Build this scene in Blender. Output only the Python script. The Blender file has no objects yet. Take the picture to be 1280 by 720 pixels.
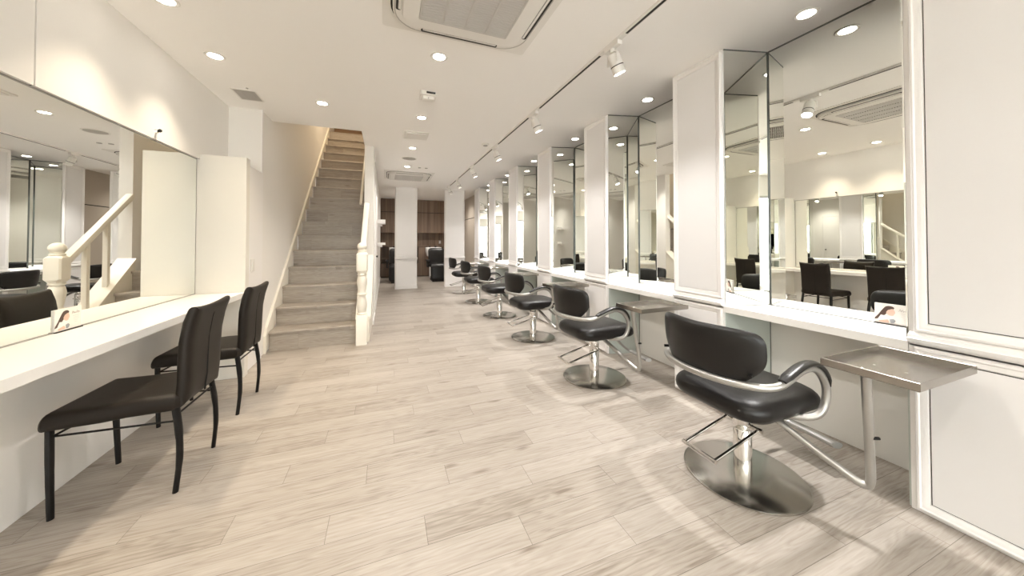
import bpy, bmesh, math, random
from mathutils import Vector, Matrix
random.seed(7)
PI = math.pi
SC = bpy.context.scene
COL = SC.collection

# ------------------------------------------------------------------ constants
CEIL = 2.565          # ceiling
RX = 2.225            # face of the right-hand columns
MX = 2.565            # right mirrors
LWX = -1.488          # left wall above the mirror
LMX = -1.508           # left mirror
WIN, WOUT = -0.285, -0.165   # wall beside the stairs
SY0, RUN, RISE = 4.30, 0.25, 0.215
FRONT = -3.4
BACK = 12.05
PITCH = 1.3
YC = [1.2 + PITCH * k for k in range(6)]

# ------------------------------------------------------------------ materials
def new_mat(name):
    m = bpy.data.materials.new(name); m.use_nodes = True
    nt = m.node_tree
    return m, nt, nt.nodes, nt.links, nt.nodes['Principled BSDF']

def mat(name, col, rough=0.5, metal=0.0, bump=None, var=None, coat=0.0, spec=None, stretch=(1, 1, 1)):
    m, nt, N, L, p = new_mat(name)
    p.inputs['Base Color'].default_value = (*col, 1)
    p.inputs['Roughness'].default_value = rough
    p.inputs['Metallic'].default_value = metal
    if coat: p.inputs['Coat Weight'].default_value = coat; p.inputs['Coat Roughness'].default_value = 0.1
    if spec is not None: p.inputs['Specular IOR Level'].default_value = spec
    tc = N.new('ShaderNodeTexCoord'); mp = N.new('ShaderNodeMapping')
    L.new(tc.outputs['Object'], mp.inputs[0]); mp.inputs['Scale'].default_value = stretch
    if bump:
        n = N.new('ShaderNodeTexNoise'); n.inputs['Scale'].default_value = bump[0]; n.inputs['Detail'].default_value = 4
        L.new(mp.outputs[0], n.inputs['Vector'])
        b = N.new('ShaderNodeBump'); b.inputs['Strength'].default_value = bump[1]; b.inputs['Distance'].default_value = 0.002
        L.new(n.outputs['Fac'], b.inputs['Height']); L.new(b.outputs[0], p.inputs['Normal'])
    if var:
        n2 = N.new('ShaderNodeTexNoise'); n2.inputs['Scale'].default_value = var[0]; n2.inputs['Detail'].default_value = 3
        L.new(mp.outputs[0], n2.inputs['Vector'])
        mx = N.new('ShaderNodeMix'); mx.data_type = 'RGBA'
        mx.inputs['A'].default_value = (*col, 1)
        mx.inputs['B'].default_value = (*[min(1, c * var[1]) for c in col], 1)
        L.new(n2.outputs['Fac'], mx.inputs['Factor']); L.new(mx.outputs['Result'], p.inputs['Base Color'])
    return m

def emis(name, col, s):
    m, nt, N, L, p = new_mat(name)
    p.inputs['Base Color'].default_value = (0.9, 0.9, 0.88, 1)
    p.inputs['Emission Color'].default_value = (*col, 1)
    p.inputs['Emission Strength'].default_value = s
    return m

def wood_planks(name, width, length, y0, shift, cols, use_z=False, rough=0.42, line=0.48, var=0.15):
    """Planks that run along world x; rows step along world y (y + z on stairs)."""
    m, nt, N, L, p = new_mat(name)
    def math_(op, a, b=None, c=None):
        n = N.new('ShaderNodeMath'); n.operation = op
        for i, v in enumerate((a, b, c)):
            if v is None: continue
            if isinstance(v, (int, float)): n.inputs[i].default_value = v
            else: L.new(v, n.inputs[i])
        return n.outputs[0]
    g = N.new('ShaderNodeNewGeometry'); s = N.new('ShaderNodeSeparateXYZ')
    L.new(g.outputs['Position'], s.inputs[0])
    X, Y = s.outputs['X'], s.outputs['Y']
    if use_z: Y = math_('ADD', Y, s.outputs['Z'])
    v = math_('DIVIDE', math_('SUBTRACT', Y, y0), width)
    row = math_('FLOOR', v); fv = math_('SUBTRACT', v, row)
    u = math_('DIVIDE', math_('ADD', X, math_('MULTIPLY', row, shift)), length)
    pl = math_('FLOOR', u); fu = math_('SUBTRACT', u, pl)
    cid = N.new('ShaderNodeCombineXYZ'); L.new(row, cid.inputs[0]); L.new(pl, cid.inputs[1])
    wn = N.new('ShaderNodeTexWhiteNoise'); wn.noise_dimensions = '3D'; L.new(cid.outputs[0], wn.inputs['Vector'])
    rnd = wn.outputs['Value']
    # grain
    gc = N.new('ShaderNodeCombineXYZ')
    L.new(math_('ADD', math_('MULTIPLY', X, 2.0), math_('MULTIPLY', rnd, 37.0)), gc.inputs[0])
    L.new(math_('ADD', math_('MULTIPLY', Y, 95.0), math_('MULTIPLY', rnd, 11.0)), gc.inputs[1])
    n1 = N.new('ShaderNodeTexNoise'); n1.inputs['Scale'].default_value = 1.0; n1.inputs['Detail'].default_value = 9; n1.inputs['Roughness'].default_value = 0.72
    n1.inputs['Distortion'].default_value = 0.6
    L.new(gc.outputs[0], n1.inputs['Vector'])
    gc2 = N.new('ShaderNodeCombineXYZ')
    L.new(math_('ADD', math_('MULTIPLY', X, 1.0), math_('MULTIPLY', rnd, 91.0)), gc2.inputs[0])
    L.new(math_('ADD', math_('MULTIPLY', Y, 9.0), math_('MULTIPLY', rnd, 5.0)), gc2.inputs[1])
    n2 = N.new('ShaderNodeTexNoise'); n2.inputs['Scale'].default_value = 1.4; n2.inputs['Detail'].default_value = 3
    L.new(gc2.outputs[0], n2.inputs['Vector'])
    # cathedral figure: contour lines of a slow noise
    rings = math_('FRACT', math_('MULTIPLY', n2.outputs['Fac'], 13.0))
    rings = math_('ABSOLUTE', math_('SUBTRACT', math_('MULTIPLY', rings, 2.0), 1.0))
    f = math_('ADD', math_('MULTIPLY', n1.outputs['Fac'], 0.62), math_('MULTIPLY', rings, 0.12))
    f = math_('ADD', f, math_('MULTIPLY', n2.outputs['Fac'], 0.30))
    f = math_('ADD', f, math_('MULTIPLY', math_('SUBTRACT', rnd, 0.5), var))
    kc = N.new('ShaderNodeCombineXYZ')
    L.new(math_('ADD', math_('MULTIPLY', X, 2.1), math_('MULTIPLY', rnd, 53.0)), kc.inputs[0])
    L.new(math_('MULTIPLY', Y, 7.0), kc.inputs[1])
    kn = N.new('ShaderNodeTexVoronoi'); kn.inputs['Scale'].default_value = 1.0; L.new(kc.outputs[0], kn.inputs['Vector'])
    knot = math_('MAXIMUM', math_('SUBTRACT', 1.0, math_('MULTIPLY', kn.outputs['Distance'], 7.0)), 0.0)
    f = math_('SUBTRACT', f, math_('MULTIPLY', knot, 0.30))
    r = N.new('ShaderNodeValToRGB'); L.new(f, r.inputs[0])
    e = r.color_ramp.elements
    e[0].position = 0.30; e[0].color = (*cols[0], 1); e[1].position = 0.74; e[1].color = (*cols[2], 1)
    mid = e.new(0.5); mid.color = (*cols[1], 1)
    # joints
    lv = math_('LESS_THAN', math_('MULTIPLY', fv, width), 0.0021)
    lu = math_('LESS_THAN', math_('MULTIPLY', fu, length), 0.0021)
    ln = math_('MAXIMUM', lv, lu)
    mx = N.new('ShaderNodeMix'); mx.data_type = 'RGBA'; mx.blend_type = 'MULTIPLY'
    L.new(r.outputs[0], mx.inputs['A']); mx.inputs['B'].default_value = (line, line * .97, line * .93, 1)
    L.new(ln, mx.inputs['Factor']); L.new(mx.outputs['Result'], p.inputs['Base Color'])
    b = N.new('ShaderNodeBump'); b.inputs['Strength'].default_value = 0.25; b.inputs['Distance'].default_value = 0.001
    L.new(math_('SUBTRACT', n1.outputs['Fac'], ln), b.inputs['Height']); L.new(b.outputs[0], p.inputs['Normal'])
    p.inputs['Roughness'].default_value = rough
    return m

def veneer(name, dark, light):
    """Walnut veneer, grain upright, in strips."""
    m, nt, N, L, p = new_mat(name)
    tc = N.new('ShaderNodeNewGeometry'); mp = N.new('ShaderNodeMapping')
    L.new(tc.outputs['Position'], mp.inputs[0]); mp.inputs['Scale'].default_value = (22, 22, 0.7)
    n = N.new('ShaderNodeTexNoise'); n.inputs['Scale'].default_value = 1; n.inputs['Detail'].default_value = 5
    L.new(mp.outputs[0], n.inputs['Vector'])
    s = N.new('ShaderNodeSeparateXYZ'); L.new(tc.outputs['Position'], s.inputs[0])
    k = N.new('ShaderNodeMath'); k.operation = 'MULTIPLY'; k.inputs[1].default_value = 9.0; L.new(s.outputs[0], k.inputs[0])
    fl = N.new('ShaderNodeMath'); fl.operation = 'FLOOR'; L.new(k.outputs[0], fl.inputs[0])
    w = N.new('ShaderNodeTexWhiteNoise'); w.noise_dimensions = '1D'; L.new(fl.outputs[0], w.inputs['W'])
    a = N.new('ShaderNodeMath'); a.operation = 'MULTIPLY_ADD'; a.inputs[1].default_value = 0.35; L.new(w.outputs['Value'], a.inputs[0]); L.new(n.outputs['Fac'], a.inputs[2])
    r = N.new('ShaderNodeValToRGB'); L.new(a.outputs[0], r.inputs[0])
    r.color_ramp.elements[0].position = 0.35; r.color_ramp.elements[0].color = (*dark, 1)
    r.color_ramp.elements[1].position = 0.9; r.color_ramp.elements[1].color = (*light, 1)
    L.new(r.outputs[0], p.inputs['Base Color']); p.inputs['Roughness'].default_value = 0.5
    return m

def thin_glass(name):
    m, nt, N, L, p = new_mat(name)
    t = N.new('ShaderNodeBsdfTransparent'); t.inputs[0].default_value = (0.95, 0.97, 0.96, 1)
    g = N.new('ShaderNodeBsdfGlossy'); g.inputs['Roughness'].default_value = 0.0
    mx = N.new('ShaderNodeMixShader'); mx.inputs[0].default_value = 0.08
    L.new(t.outputs[0], mx.inputs[1]); L.new(g.outputs[0], mx.inputs[2])
    L.new(mx.outputs[0], N['Material Output'].inputs['Surface'])
    return m

M = {}
M['floor'] = wood_planks('whitewashed_oak', 0.148, 0.907, 0.019, 0.385, ((0.21, 0.175, 0.142), (0.355, 0.315, 0.272), (0.445, 0.405, 0.362)))
M['stair'] = wood_planks('grey_oak', 0.465, 0.907, 4.02, 0.385, ((0.25, 0.215, 0.18), (0.375, 0.33, 0.28), (0.475, 0.425, 0.365)), use_z=True, rough=0.38, line=0.8)
M['ceiling'] = mat('ceiling_paint', (0.96, 0.945, 0.92), 0.85, bump=(180, 0.04))
M['wall'] = mat('white_wallpaper', (0.88, 0.86, 0.825), 0.75, bump=(260, 0.12))
M['trim'] = mat('white_satin_paint', (0.90, 0.88, 0.86), 0.38)
M['cream'] = mat('cream_gloss_paint', (0.83, 0.79, 0.70), 0.30)
M['panel'] = mat('white_panel_board', (0.84, 0.825, 0.815), 0.55, bump=(90, 0.05))
M['counter'] = mat('white_laminate', (0.89, 0.875, 0.84), 0.32)
M['wing'] = mat('ivory_laminate', (0.84, 0.81, 0.74), 0.35)
M['glasspanel'] = mat('backpainted_panel', (0.80, 0.79, 0.76), 0.16, coat=0.4)
M['cheek'] = mat('backpainted_green', (0.50, 0.545, 0.51), 0.16, coat=0.4)
M['mirror'] = mat('silvered_mirror', (0.92, 0.93, 0.895), 0.0, 1.0)
M['mirroredge'] = mat('mirror_edge', (0.10, 0.11, 0.10), 0.3)
M['tan'] = mat('tan_wall', (0.50, 0.44, 0.37), 0.6)  # pale beige darkened: the recess shade is put into the colour
M['gap'] = mat('dark_joint', (0.04, 0.036, 0.032), 0.8)  # dark joints, and painted shade in the panel and cabinet gaps
M['blackleather'] = mat('black_vinyl', (0.0075, 0.0065, 0.006), 0.36, bump=(420, 0.10), var=(6, 1.4), spec=0.34)
M['brownleather'] = mat('brown_black_leather', (0.012, 0.0085, 0.006), 0.46, spec=0.28, bump=(380, 0.12))
M['blackmetal'] = mat('black_metal', (0.007, 0.006, 0.0055), 0.45, spec=0.25)
M['chrome'] = mat('chrome', (0.80, 0.79, 0.77), 0.07, 1.0)
M['steel'] = mat('brushed_steel', (0.56, 0.54, 0.50), 0.2, 1.0, bump=(60, 0.05), stretch=(1, 14, 1))
M['traysteel'] = mat('tray_steel', (0.40, 0.375, 0.345), 0.27, 1.0, bump=(50, 0.04), stretch=(14, 1, 1))
M['satin'] = mat('satin_aluminium', (0.43, 0.42, 0.40), 0.36, 0.85)
M['pad'] = mat('black_rubber', (0.014, 0.013, 0.012), 0.3)
M['white_plastic'] = mat('white_plastic', (0.82, 0.80, 0.76), 0.4)
M['grey_plastic'] = mat('grey_plastic', (0.42, 0.40, 0.37), 0.5)
M['louvre'] = mat('grille_grey', (0.50, 0.475, 0.44), 0.55)
M['filter'] = mat('grey_filter', (0.07, 0.066, 0.06), 0.8)
M['slat'] = mat('grey_slat', (0.58, 0.56, 0.53), 0.5)
M['dark'] = mat('dark_void', (0.03, 0.027, 0.024), 0.8)
M['walnut'] = veneer('walnut_veneer', (0.11, 0.070, 0.046), (0.235, 0.16, 0.11))
M['bowl'] = mat('white_ceramic', (0.85, 0.84, 0.82), 0.15)
M['glass'] = thin_glass('window_glass')
M['frost'] = mat('frosted_film', (0.75, 0.82, 0.84), 0.6)
M['alu'] = mat('window_aluminium', (0.55, 0.55, 0.54), 0.35, 0.8)
M['pave'] = mat('pavement', (0.78, 0.77, 0.75), 0.9, var=(3, 0.9))
M['lampwarm'] = emis('downlight_lens', (1.0, 0.93, 0.82), 14)
M['lampspot'] = emis('spotlight_lens', (1.0, 0.97, 0.94), 14)
M['hair'] = mat('printed_brown', (0.075, 0.042, 0.03), 0.5)
M['skin'] = mat('printed_skin', (0.72, 0.50, 0.39), 0.5)
M['shirt'] = mat('printed_white', (0.86, 0.82, 0.78), 0.5)
M['card'] = mat('card_paper', (0.84, 0.80, 0.74), 0.45)
M['ink'] = mat('printed_grey', (0.42, 0.37, 0.33), 0.5)
M['ink2'] = mat('printed_pale_grey', (0.66, 0.61, 0.56), 0.5)
M['cup'] = mat('printed_blue_grey', (0.30, 0.31, 0.32), 0.5)
M['landing'] = mat('landing_brown', (0.30, 0.19, 0.11), 0.6)

# ------------------------------------------------------------------ mesh helpers
def bm_new(): return bmesh.new()

def box(bm, x0, x1, y0, y1, z0, z1):
    vs = [bm.verts.new(c) for c in ((x0, y0, z0), (x1, y0, z0), (x1, y1, z0), (x0, y1, z0), (x0, y0, z1), (x1, y0, z1), (x1, y1, z1), (x0, y1, z1))]
    for f in ((3, 2, 1, 0), (4, 5, 6, 7), (0, 1, 5, 4), (1, 2, 6, 5), (2, 3, 7, 6), (3, 0, 4, 7)):
        bm.faces.new([vs[i] for i in f])
    return bm

def loft(bm, loops, cap=True, closed=False):
    rs = [[bm.verts.new(p) for p in lp] for lp in loops]
    n = len(rs[0])
    pairs = list(zip(rs, rs[1:])) + ([(rs[-1], rs[0])] if closed else [])
    for a, b in pairs:
        for i in range(n):
            bm.faces.new((a[i], a[(i + 1) % n], b[(i + 1) % n], b[i]))
    if cap and not closed:
        bm.faces.new(list(reversed(rs[0]))); bm.faces.new(rs[-1])
    return bm

def lathe(bm, prof, n=32, c=(0, 0, 0)):
    loops = [[(c[0] + r * math.cos(2 * PI * i / n), c[1] + r * math.sin(2 * PI * i / n), c[2] + z) for i in range(n)] for r, z in prof]
    return loft(bm, loops)

def prism(bm, poly, axis, a, b):
    """poly in the two remaining axes, pushed from a to b along axis."""
    def P(p, t):
        return {'x': (t, p[0], p[1]), 'y': (p[0], t, p[1]), 'z': (p[0], p[1], t)}[axis]
    return loft(bm, [[P(p, a) for p in poly], [P(p, b) for p in poly]])

def smooth_path(pts, k=6):
    """Catmull-Rom through pts."""
    V = [Vector(p) for p in pts]; out = []
    for i in range(len(V) - 1):
        p0 = V[i - 1] if i else V[0] * 2 - V[1]
        p1, p2 = V[i], V[i + 1]
        p3 = V[i + 2] if i + 2 < len(V) else V[-1] * 2 - V[-2]
        for j in range(k):
            t = j / k
            out.append(0.5 * ((2 * p1) + (p2 - p0) * t + (2 * p0 - 5 * p1 + 4 * p2 - p3) * t * t + (3 * p1 - p0 - 3 * p2 + p3) * t ** 3))
    out.append(V[-1]); return out

def tube(bm, pts, r, n=12, sq=None):
    """Round tube (r may be a list); sq=(w,h) scales the section sideways / upwards."""
    V = [Vector(p) for p in pts]; loops = []
    up = Vector((0, 0, 1)); prev = None
    for i, p in enumerate(V):
        d = (V[min(i + 1, len(V) - 1)] - V[max(i - 1, 0)]).normalized()
        if prev is None:
            a = d.cross(up)
            if a.length < 0.05: a = d.cross(Vector((1, 0, 0)))
            a.normalize()
        else:
            a = (prev - d * prev.dot(d)); a.normalize()
        prev = a; b = d.cross(a)
        rr = r[i] if isinstance(r, (list, tuple)) else r
        w, h = sq or (1, 1)
        loops.append([p + (a * math.cos(2 * PI * k / n) * w + b * math.sin(2 * PI * k / n) * h) * rr for k in range(n)])
    return loft(bm, loops)

def rrect(w, h, r, k=6, cx=0, cy=0):
    out = []
    for sx, sy, a0 in ((1, 1, 0), (-1, 1, 90), (-1, -1, 180), (1, -1, 270)):
        for j in range(k + 1):
            a = math.radians(a0 + 90 * j / k)
            out.append((cx + sx * (w / 2 - r) + r * math.cos(a), cy + sy * (h / 2 - r) + r * math.sin(a)))
    return out

def pillow(bm, outline, half, p, fmap, rings=7, crown=0.0):
    """Cushion: closed 2-D outline, half thickness, edge power p; fmap(a, b, c) -> point."""
    n = len(outline)
    cx = sum(a for a, b in outline) / n; cy = sum(b for a, b in outline) / n
    S = [1 - (i / rings) ** 2.2 for i in range(rings)]          # 1 .. towards 0
    def ring(s, sgn):
        t = half * (max(0, 1 - s ** p)) ** (1 / 2.2) + crown * (1 - s * s)
        return [fmap(cx + (a - cx) * s, cy + (b - cy) * s, sgn * t) for a, b in outline]
    loops = [ring(s, -1) for s in reversed(S[1:])] + [ring(1, 1)] + [ring(s, 1) for s in S[1:]]
    rs = [[bm.verts.new(q) for q in lp] for lp in loops]
    for a, b in zip(rs, rs[1:]):
        for i in range(n): bm.faces.new((a[i], a[(i + 1) % n], b[(i + 1) % n], b[i]))
    for rg, sgn in ((rs[0], -1), (rs[-1], 1)):
        c = bm.verts.new(fmap(cx, cy, sgn * (half + crown)))
        for i in range(n):
            f = (rg[i], rg[(i + 1) % n], c)
            bm.faces.new(f if sgn > 0 else f[::-1])
    return bm

def obj(name, bm, m, parent=None, smooth=True, bevel=0.0, loc=None):
    bmesh.ops.recalc_face_normals(bm, faces=bm.faces[:])
    me = bpy.data.meshes.new(name)
    if smooth:
        for f in bm.faces: f.smooth = True
        for e in bm.edges:
            if len(e.link_faces) == 2 and e.calc_face_angle(0) > math.radians(35): e.smooth = False
    bm.to_mesh(me); bm.free()
    me.materials.append(m)
    o = bpy.data.objects.new(name, me); COL.objects.link(o)
    if parent is not None: o.parent = parent
    if loc: o.location = loc
    if bevel:
        md = o.modifiers.new('bevel', 'BEVEL'); md.width = bevel; md.segments = 2; md.limit_method = 'ANGLE'; md.angle_limit = math.radians(40)
    return o

def thing(name, label, cat, loc=(0, 0, 0), rz=0, group=None):
    o = bpy.data.objects.new(name, None); COL.objects.link(o)
    o.location = loc; o.rotation_euler = (0, 0, rz); o.empty_display_size = 0.1
    o['label'] = label; o['category'] = cat
    if group: o['group'] = group
    return o

def tag(o, label, cat, group=None):
    o['label'] = label; o['category'] = cat
    if group: o['group'] = group
    return o

def struct(name, bm, m, parent=None, label=None, **k):
    o = obj(name, bm, m, parent, **k)
    if parent is None:
        o['kind'] = 'structure'
        if label: o['label'] = label
    return o

def dup(root, loc, label, group=None, rz=None):
    r = root.copy(); COL.objects.link(r); r.location = loc; r['label'] = label
    if rz is not None: r.rotation_euler = (0, 0, rz)
    if group: r['group'] = group
    for ch in list(root.children):
        c = ch.copy(); COL.objects.link(c); c.parent = r
        if c.type == 'LIGHT': c.data = ch.data
        for g in list(ch.children):
            d = g.copy(); COL.objects.link(d); d.parent = c
    return r

PROF = [(0.0, 0.0), (0.0, 0.010), (0.004, 0.015), (0.011, 0.016), (0.016, 0.011), (0.024, 0.010), (0.030, 0.006), (0.036, 0.005), (0.040, 0.0)]
def frame_moulding(bm, a0, a1, z0, z1, place, prof=PROF, s=1.0):
    """Mitred picture-frame moulding; place(a, z, h) -> point."""
    loops = []
    for d, h in prof:
        d *= s
        loops.append([place(a0 + d, z0 + d, h), place(a1 - d, z0 + d, h), place(a1 - d, z1 - d, h), place(a0 + d, z1 - d, h)])
    return loft(bm, loops, cap=False)

RAIL = [(0.0, 0.0), (0.006, 0.0), (0.010, 0.010), (0.018, 0.013), (0.020, 0.026), (0.036, 0.030), (0.040, 0.022), (0.052, 0.020), (0.056, 0.010), (0.062, 0.0)]

# ------------------------------------------------------------------ shell
b = bm_new(); box(b, -1.9, 3.0, FRONT - 0.2, BACK + 0.15, -0.1, 0.0)
struct('floor', b, M['floor'])

b = bm_new()
box(b, -1.9, 3.0, FRONT - 0.2, 4.466, CEIL, CEIL + 0.35)
box(b, WIN, 3.0, 4.466, 5.12, CEIL, CEIL + 0.35)
box(b, WOUT - 0.03, 3.0, 5.12, 8.75, CEIL, CEIL + 0.35)
box(b, WOUT - 0.03, 3.0, 8.75, BACK + 0.15, 2.63, CEIL + 0.35)
struct('ceiling', b, M['ceiling'], label='white ceiling', smooth=False)

# left wall: plain board above the long mirror, in two lengths with an open joint
b = bm_new(); box(b, -1.75, LWX, FRONT, 2.1535, 1.905, CEIL)
wl = struct('wall_left', b, M['wall'], smooth=False)
b = bm_new(); box(b, -1.75, LWX, 2.1625, 4.12, 1.905, CEIL)
struct('wall_left', b, M['wall'], smooth=False)
b = bm_new(); box(b, -1.75, -1.50, 2.1535, 2.1625, 1.905, CEIL)
struct('trim_1', b, M['gap'], smooth=False)
b = bm_new(); box(b, -1.75, LMX - 0.008, FRONT, 4.12, 0.70, 1.905)
struct('wall_left', b, M['wall'], smooth=False)
b = bm_new(); box(b, -1.75, -1.475, FRONT, 4.12, 0.0, 0.70)
struct('wall_left', b, M['wall'], smooth=False)
# return beside the stairs, and the stair flank
b = bm_new(); box(b, -1.75, -1.21, 4.12, 9.2, 0, 5.0)
struct('wall_stair', b, M['wall'], smooth=False)
b = bm_new(); box(b, -1.20 - 0.012, -1.20, 4.105, 4.135, 0.0, CEIL)
struct('trim_2', b, M['trim'], smooth=False)
# wall between stairs and salon
b = bm_new(); box(b, WIN, WOUT, 5.12, 9.2, 0, 5.0); box(b, WIN, WOUT, 9.2, BACK, 0, 2.63)
ws = struct('wall_stair_side', b, M['wall'], smooth=False)
b = bm_new(); box(b, -1.21, WIN, 9.2, 9.3, 3.3, 5.0)
struct('wall_landing', b, M['wall'], smooth=False)
b = bm_new(); box(b, -1.21, WIN, 8.3, 9.2, 3.40, 3.655)
struct('floor_landing', b, M['stair'], smooth=False)
b = bm_new(); box(b, -1.75, WOUT, 4.40, 9.3, 5.0, 5.1)
struct('ceiling_upper', b, M['ceiling'], smooth=False)
b = bm_new(); box(b, -1.75, WOUT, 4.40, 4.466, CEIL + 0.35, 5.0)
struct('wall_upper', b, M['wall'], smooth=False)
b = bm_new(); box(b, WIN - 0.002, WOUT, 4.466, 5.12, CEIL + 0.35, 5.0)
struct('wall_upper', b, M['wall'], smooth=False)
# under-stairs door and its frame on the salon side
b = bm_new(); box(b, WOUT, WOUT + 0.008, 5.75, 6.45, 0.01, 1.98)
d1 = struct('door_1', b, M['trim'], smooth=False)
b = bm_new(); frame_moulding(b, 5.71, 6.49, -0.05, 2.03, lambda a, z, h: (WOUT + h, a, max(z, 0)))
obj('door_frame', b, M['trim'], d1)
b = bm_new(); tube(b, [(WOUT + 0.008, 6.38, 0.93), (WOUT + 0.035, 6.38, 0.93)], [0.012, 0.02], 12)
obj('door_knob', b, M['dark'], d1)
b = bm_new(); box(b, WOUT, WOUT + 0.012, 5.15, BACK - 0.5, 0, 0.06)
struct('baseboard_stair', b, M['trim'], smooth=False)

# right wall behind the mirrors, near panelled stretch, columns
b = bm_new(); box(b, MX + 0.012, 2.95, 0.7, BACK, 0, 2.63)
struct('wall_right', b, M['panel'], smooth=False)
def place_right(x):
    return lambda a, z, h: (x - h, a, z)
b = bm_new(); box(b, RX, MX + 0.012, FRONT, 0.76, 0, CEIL)
wr = struct('wall_right', b, M['trim'], smooth=False)
panels = [(-0.98, 0.735)]
for i, (a0, a1) in enumerate([(-0.98, 0.742), (-2.6, -1.05)]):
    b = bm_new(); frame_moulding(b, a0, a1, 0.796, 2.552, place_right(RX)); obj('panel_moulding', b, M['trim'], wr)
    b = bm_new(); frame_moulding(b, a0, a1, 0.012, 0.728, place_right(RX)); obj('panel_moulding', b, M['trim'], wr)
    for z0, z1 in ((0.796, 2.552), (0.012, 0.728)):
        b = bm_new(); box(b, RX - 0.0015, RX, a0 + 0.041, a1 - 0.041, z0 + 0.041, z1 - 0.041); obj('panel_groove', b, M['gap'], wr, smooth=False)  # dark strip painting the shadow line around the board
        b = bm_new(); box(b, RX - 0.004, RX, a0 + 0.0445, a1 - 0.0445, z0 + 0.0445, z1 - 0.0445); obj('panel_board', b, M['panel'], wr, smooth=False)
b = bm_new(); loft(b, [[(RX - h, y, 0.731 + d) for d, h in RAIL] for y in (FRONT, 0.757)])
obj('dado_rail', b, M['trim'], wr)

for k in range(6):
    y0, y1 = YC[k] + 0.44, YC[k] + 0.86
    b = bm_new()
    prism(b, [(RX, y0), (RX, y1), (MX + 0.012, y1 + 0.093), (MX + 0.012, y0 - 0.093)], 'z', 0, CEIL)
    c = struct('column', b, M['trim'], smooth=False)
    b = bm_new(); frame_moulding(b, y0 + 0.004, y1 - 0.004, 0.796, 2.552, place_right(RX)); obj('panel_moulding', b, M['trim'], c)
    b = bm_new(); frame_moulding(b, y0 + 0.004, y1 - 0.004, 0.012, 0.728, place_right(RX)); obj('panel_moulding', b, M['trim'], c)
    for z0, z1 in ((0.796, 2.552), (0.012, 0.728)):
        b = bm_new(); box(b, RX - 0.004, RX, y0 + 0.047, y1 - 0.047, z0 + 0.043, z1 - 0.043); obj('panel_board', b, M['panel'], c, smooth=False)
    b = bm_new(); loft(b, [[(RX - h, y, 0.731 + d) for d, h in RAIL] for y in (y0, y1)]); obj('dado_rail', b, M['trim'], c)

# pillar and partition at the far end
def place_front(y):
    return lambda a, z, h: (a, y - h, z)
def far_block(name, x0, x1, y0, y1, ztop):
    b = bm_new(); box(b, x0, x1, y0, y1, 0, ztop)
    c = struct(name, b, M['trim'], smooth=False)
    for z0, z1 in ((0.796, ztop - 0.015), (0.06, 0.728)):
        b = bm_new(); frame_moulding(b, x0 + 0.004, x1 - 0.004, z0, z1, place_front(y0)); obj('panel_moulding', b, M['trim'], c)
    b = bm_new(); loft(b, [[(x, y0 - h, 0.731 + d) for d, h in RAIL] for x in (x0 - 0.01, x1 + 0.01)]); obj('dado_rail', b, M['trim'], c)
    b = bm_new(); box(b, x0 - 0.008, x1 + 0.008, y0 - 0.012, y0, 0, 0.06); obj('skirting', b, M['trim'], c, smooth=False)
    return c
far_block('pillar', 0.227, 0.752, 8.75, 9.3, 2.6)
far_block('partition', 1.46, 1.985, 8.75, 8.88, 2.6)
b = bm_new(); box(b, MX - 0.02, MX + 0.012, 8.665, BACK, 0, 1.92); struct('door_2', b, M['tan'], smooth=False)
b = bm_new(); box(b, MX - 0.02, MX + 0.012, 8.665, BACK, 1.94, 2.63); struct('wall_passage', b, M['tan'], smooth=False)
b = bm_new(); box(b, MX - 0.012, MX + 0.012, 8.665, BACK, 1.92, 1.94); struct('trim_3', b, M['gap'], smooth=False)

b = bm_new(); box(b, WOUT, 2.95, BACK, BACK + 0.15, 0, 2.63)
struct('wall_back', b, M['walnut'], smooth=False)

# shop front behind the camera: lintel, three glazed bays
b = bm_new()
box(b, -1.75, 2.95, FRONT - 0.15, FRONT, 2.15, CEIL); box(b, -1.75, -1.15, FRONT - 0.15, FRONT, 0, 2.15)
box(b, 2.1, 2.95, FRONT - 0.15, FRONT, 0, 2.15); box(b, 0.30, 0.42, FRONT - 0.15, FRONT, 0, 2.15); box(b, 1.30, 1.42, FRONT - 0.15, FRONT, 0, 2.15)
struct('wall_front', b, M['wall'], smooth=False)
for i, (x0, x1, nm) in enumerate([(-1.15, 0.30, 'window_1'), (1.42, 2.1, 'window_2'), (0.42, 1.30, 'door_3')]):
    b = bm_new(); loft(b, [[(x0, FRONT - 0.11, 0), (x1, FRONT - 0.11, 0), (x1, FRONT - 0.11, 2.15), (x0, FRONT - 0.11, 2.15)],
                           [(x0, FRONT - 0.05, 0), (x1, FRONT - 0.05, 0), (x1, FRONT - 0.05, 2.15), (x0, FRONT - 0.05, 2.15)],
                           [(x0 + .05, FRONT - 0.05, 0.06), (x1 - .05, FRONT - 0.05, 0.06), (x1 - .05, FRONT - 0.05, 2.10), (x0 + .05, FRONT - 0.05, 2.10)],
                           [(x0 + .05, FRONT - 0.11, 0.06), (x1 - .05, FRONT - 0.11, 0.06), (x1 - .05, FRONT - 0.11, 2.10), (x0 + .05, FRONT - 0.11, 2.10)]], closed=True)
    w = struct(nm, b, M['alu'], smooth=False)
    b = bm_new(); box(b, x0 + .05, x1 - .05, FRONT - 0.084, FRONT - 0.078, 0.06, 2.10)
    obj('pane', b, M['glass'], w, smooth=False)
    if nm == 'door_3':
        b = bm_new(); tube(b, [(x0 + 0.12, FRONT - 0.03, 0.8), (x0 + 0.12, FRONT - 0.03, 1.4)], 0.014); obj('door_handle', b, M['chrome'], w)
b = bm_new(); box(b, -14, 14, -24, FRONT - 0.2, -0.12, -0.02)
struct('ground_outside', b, M['pave'], smooth=False)

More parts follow.
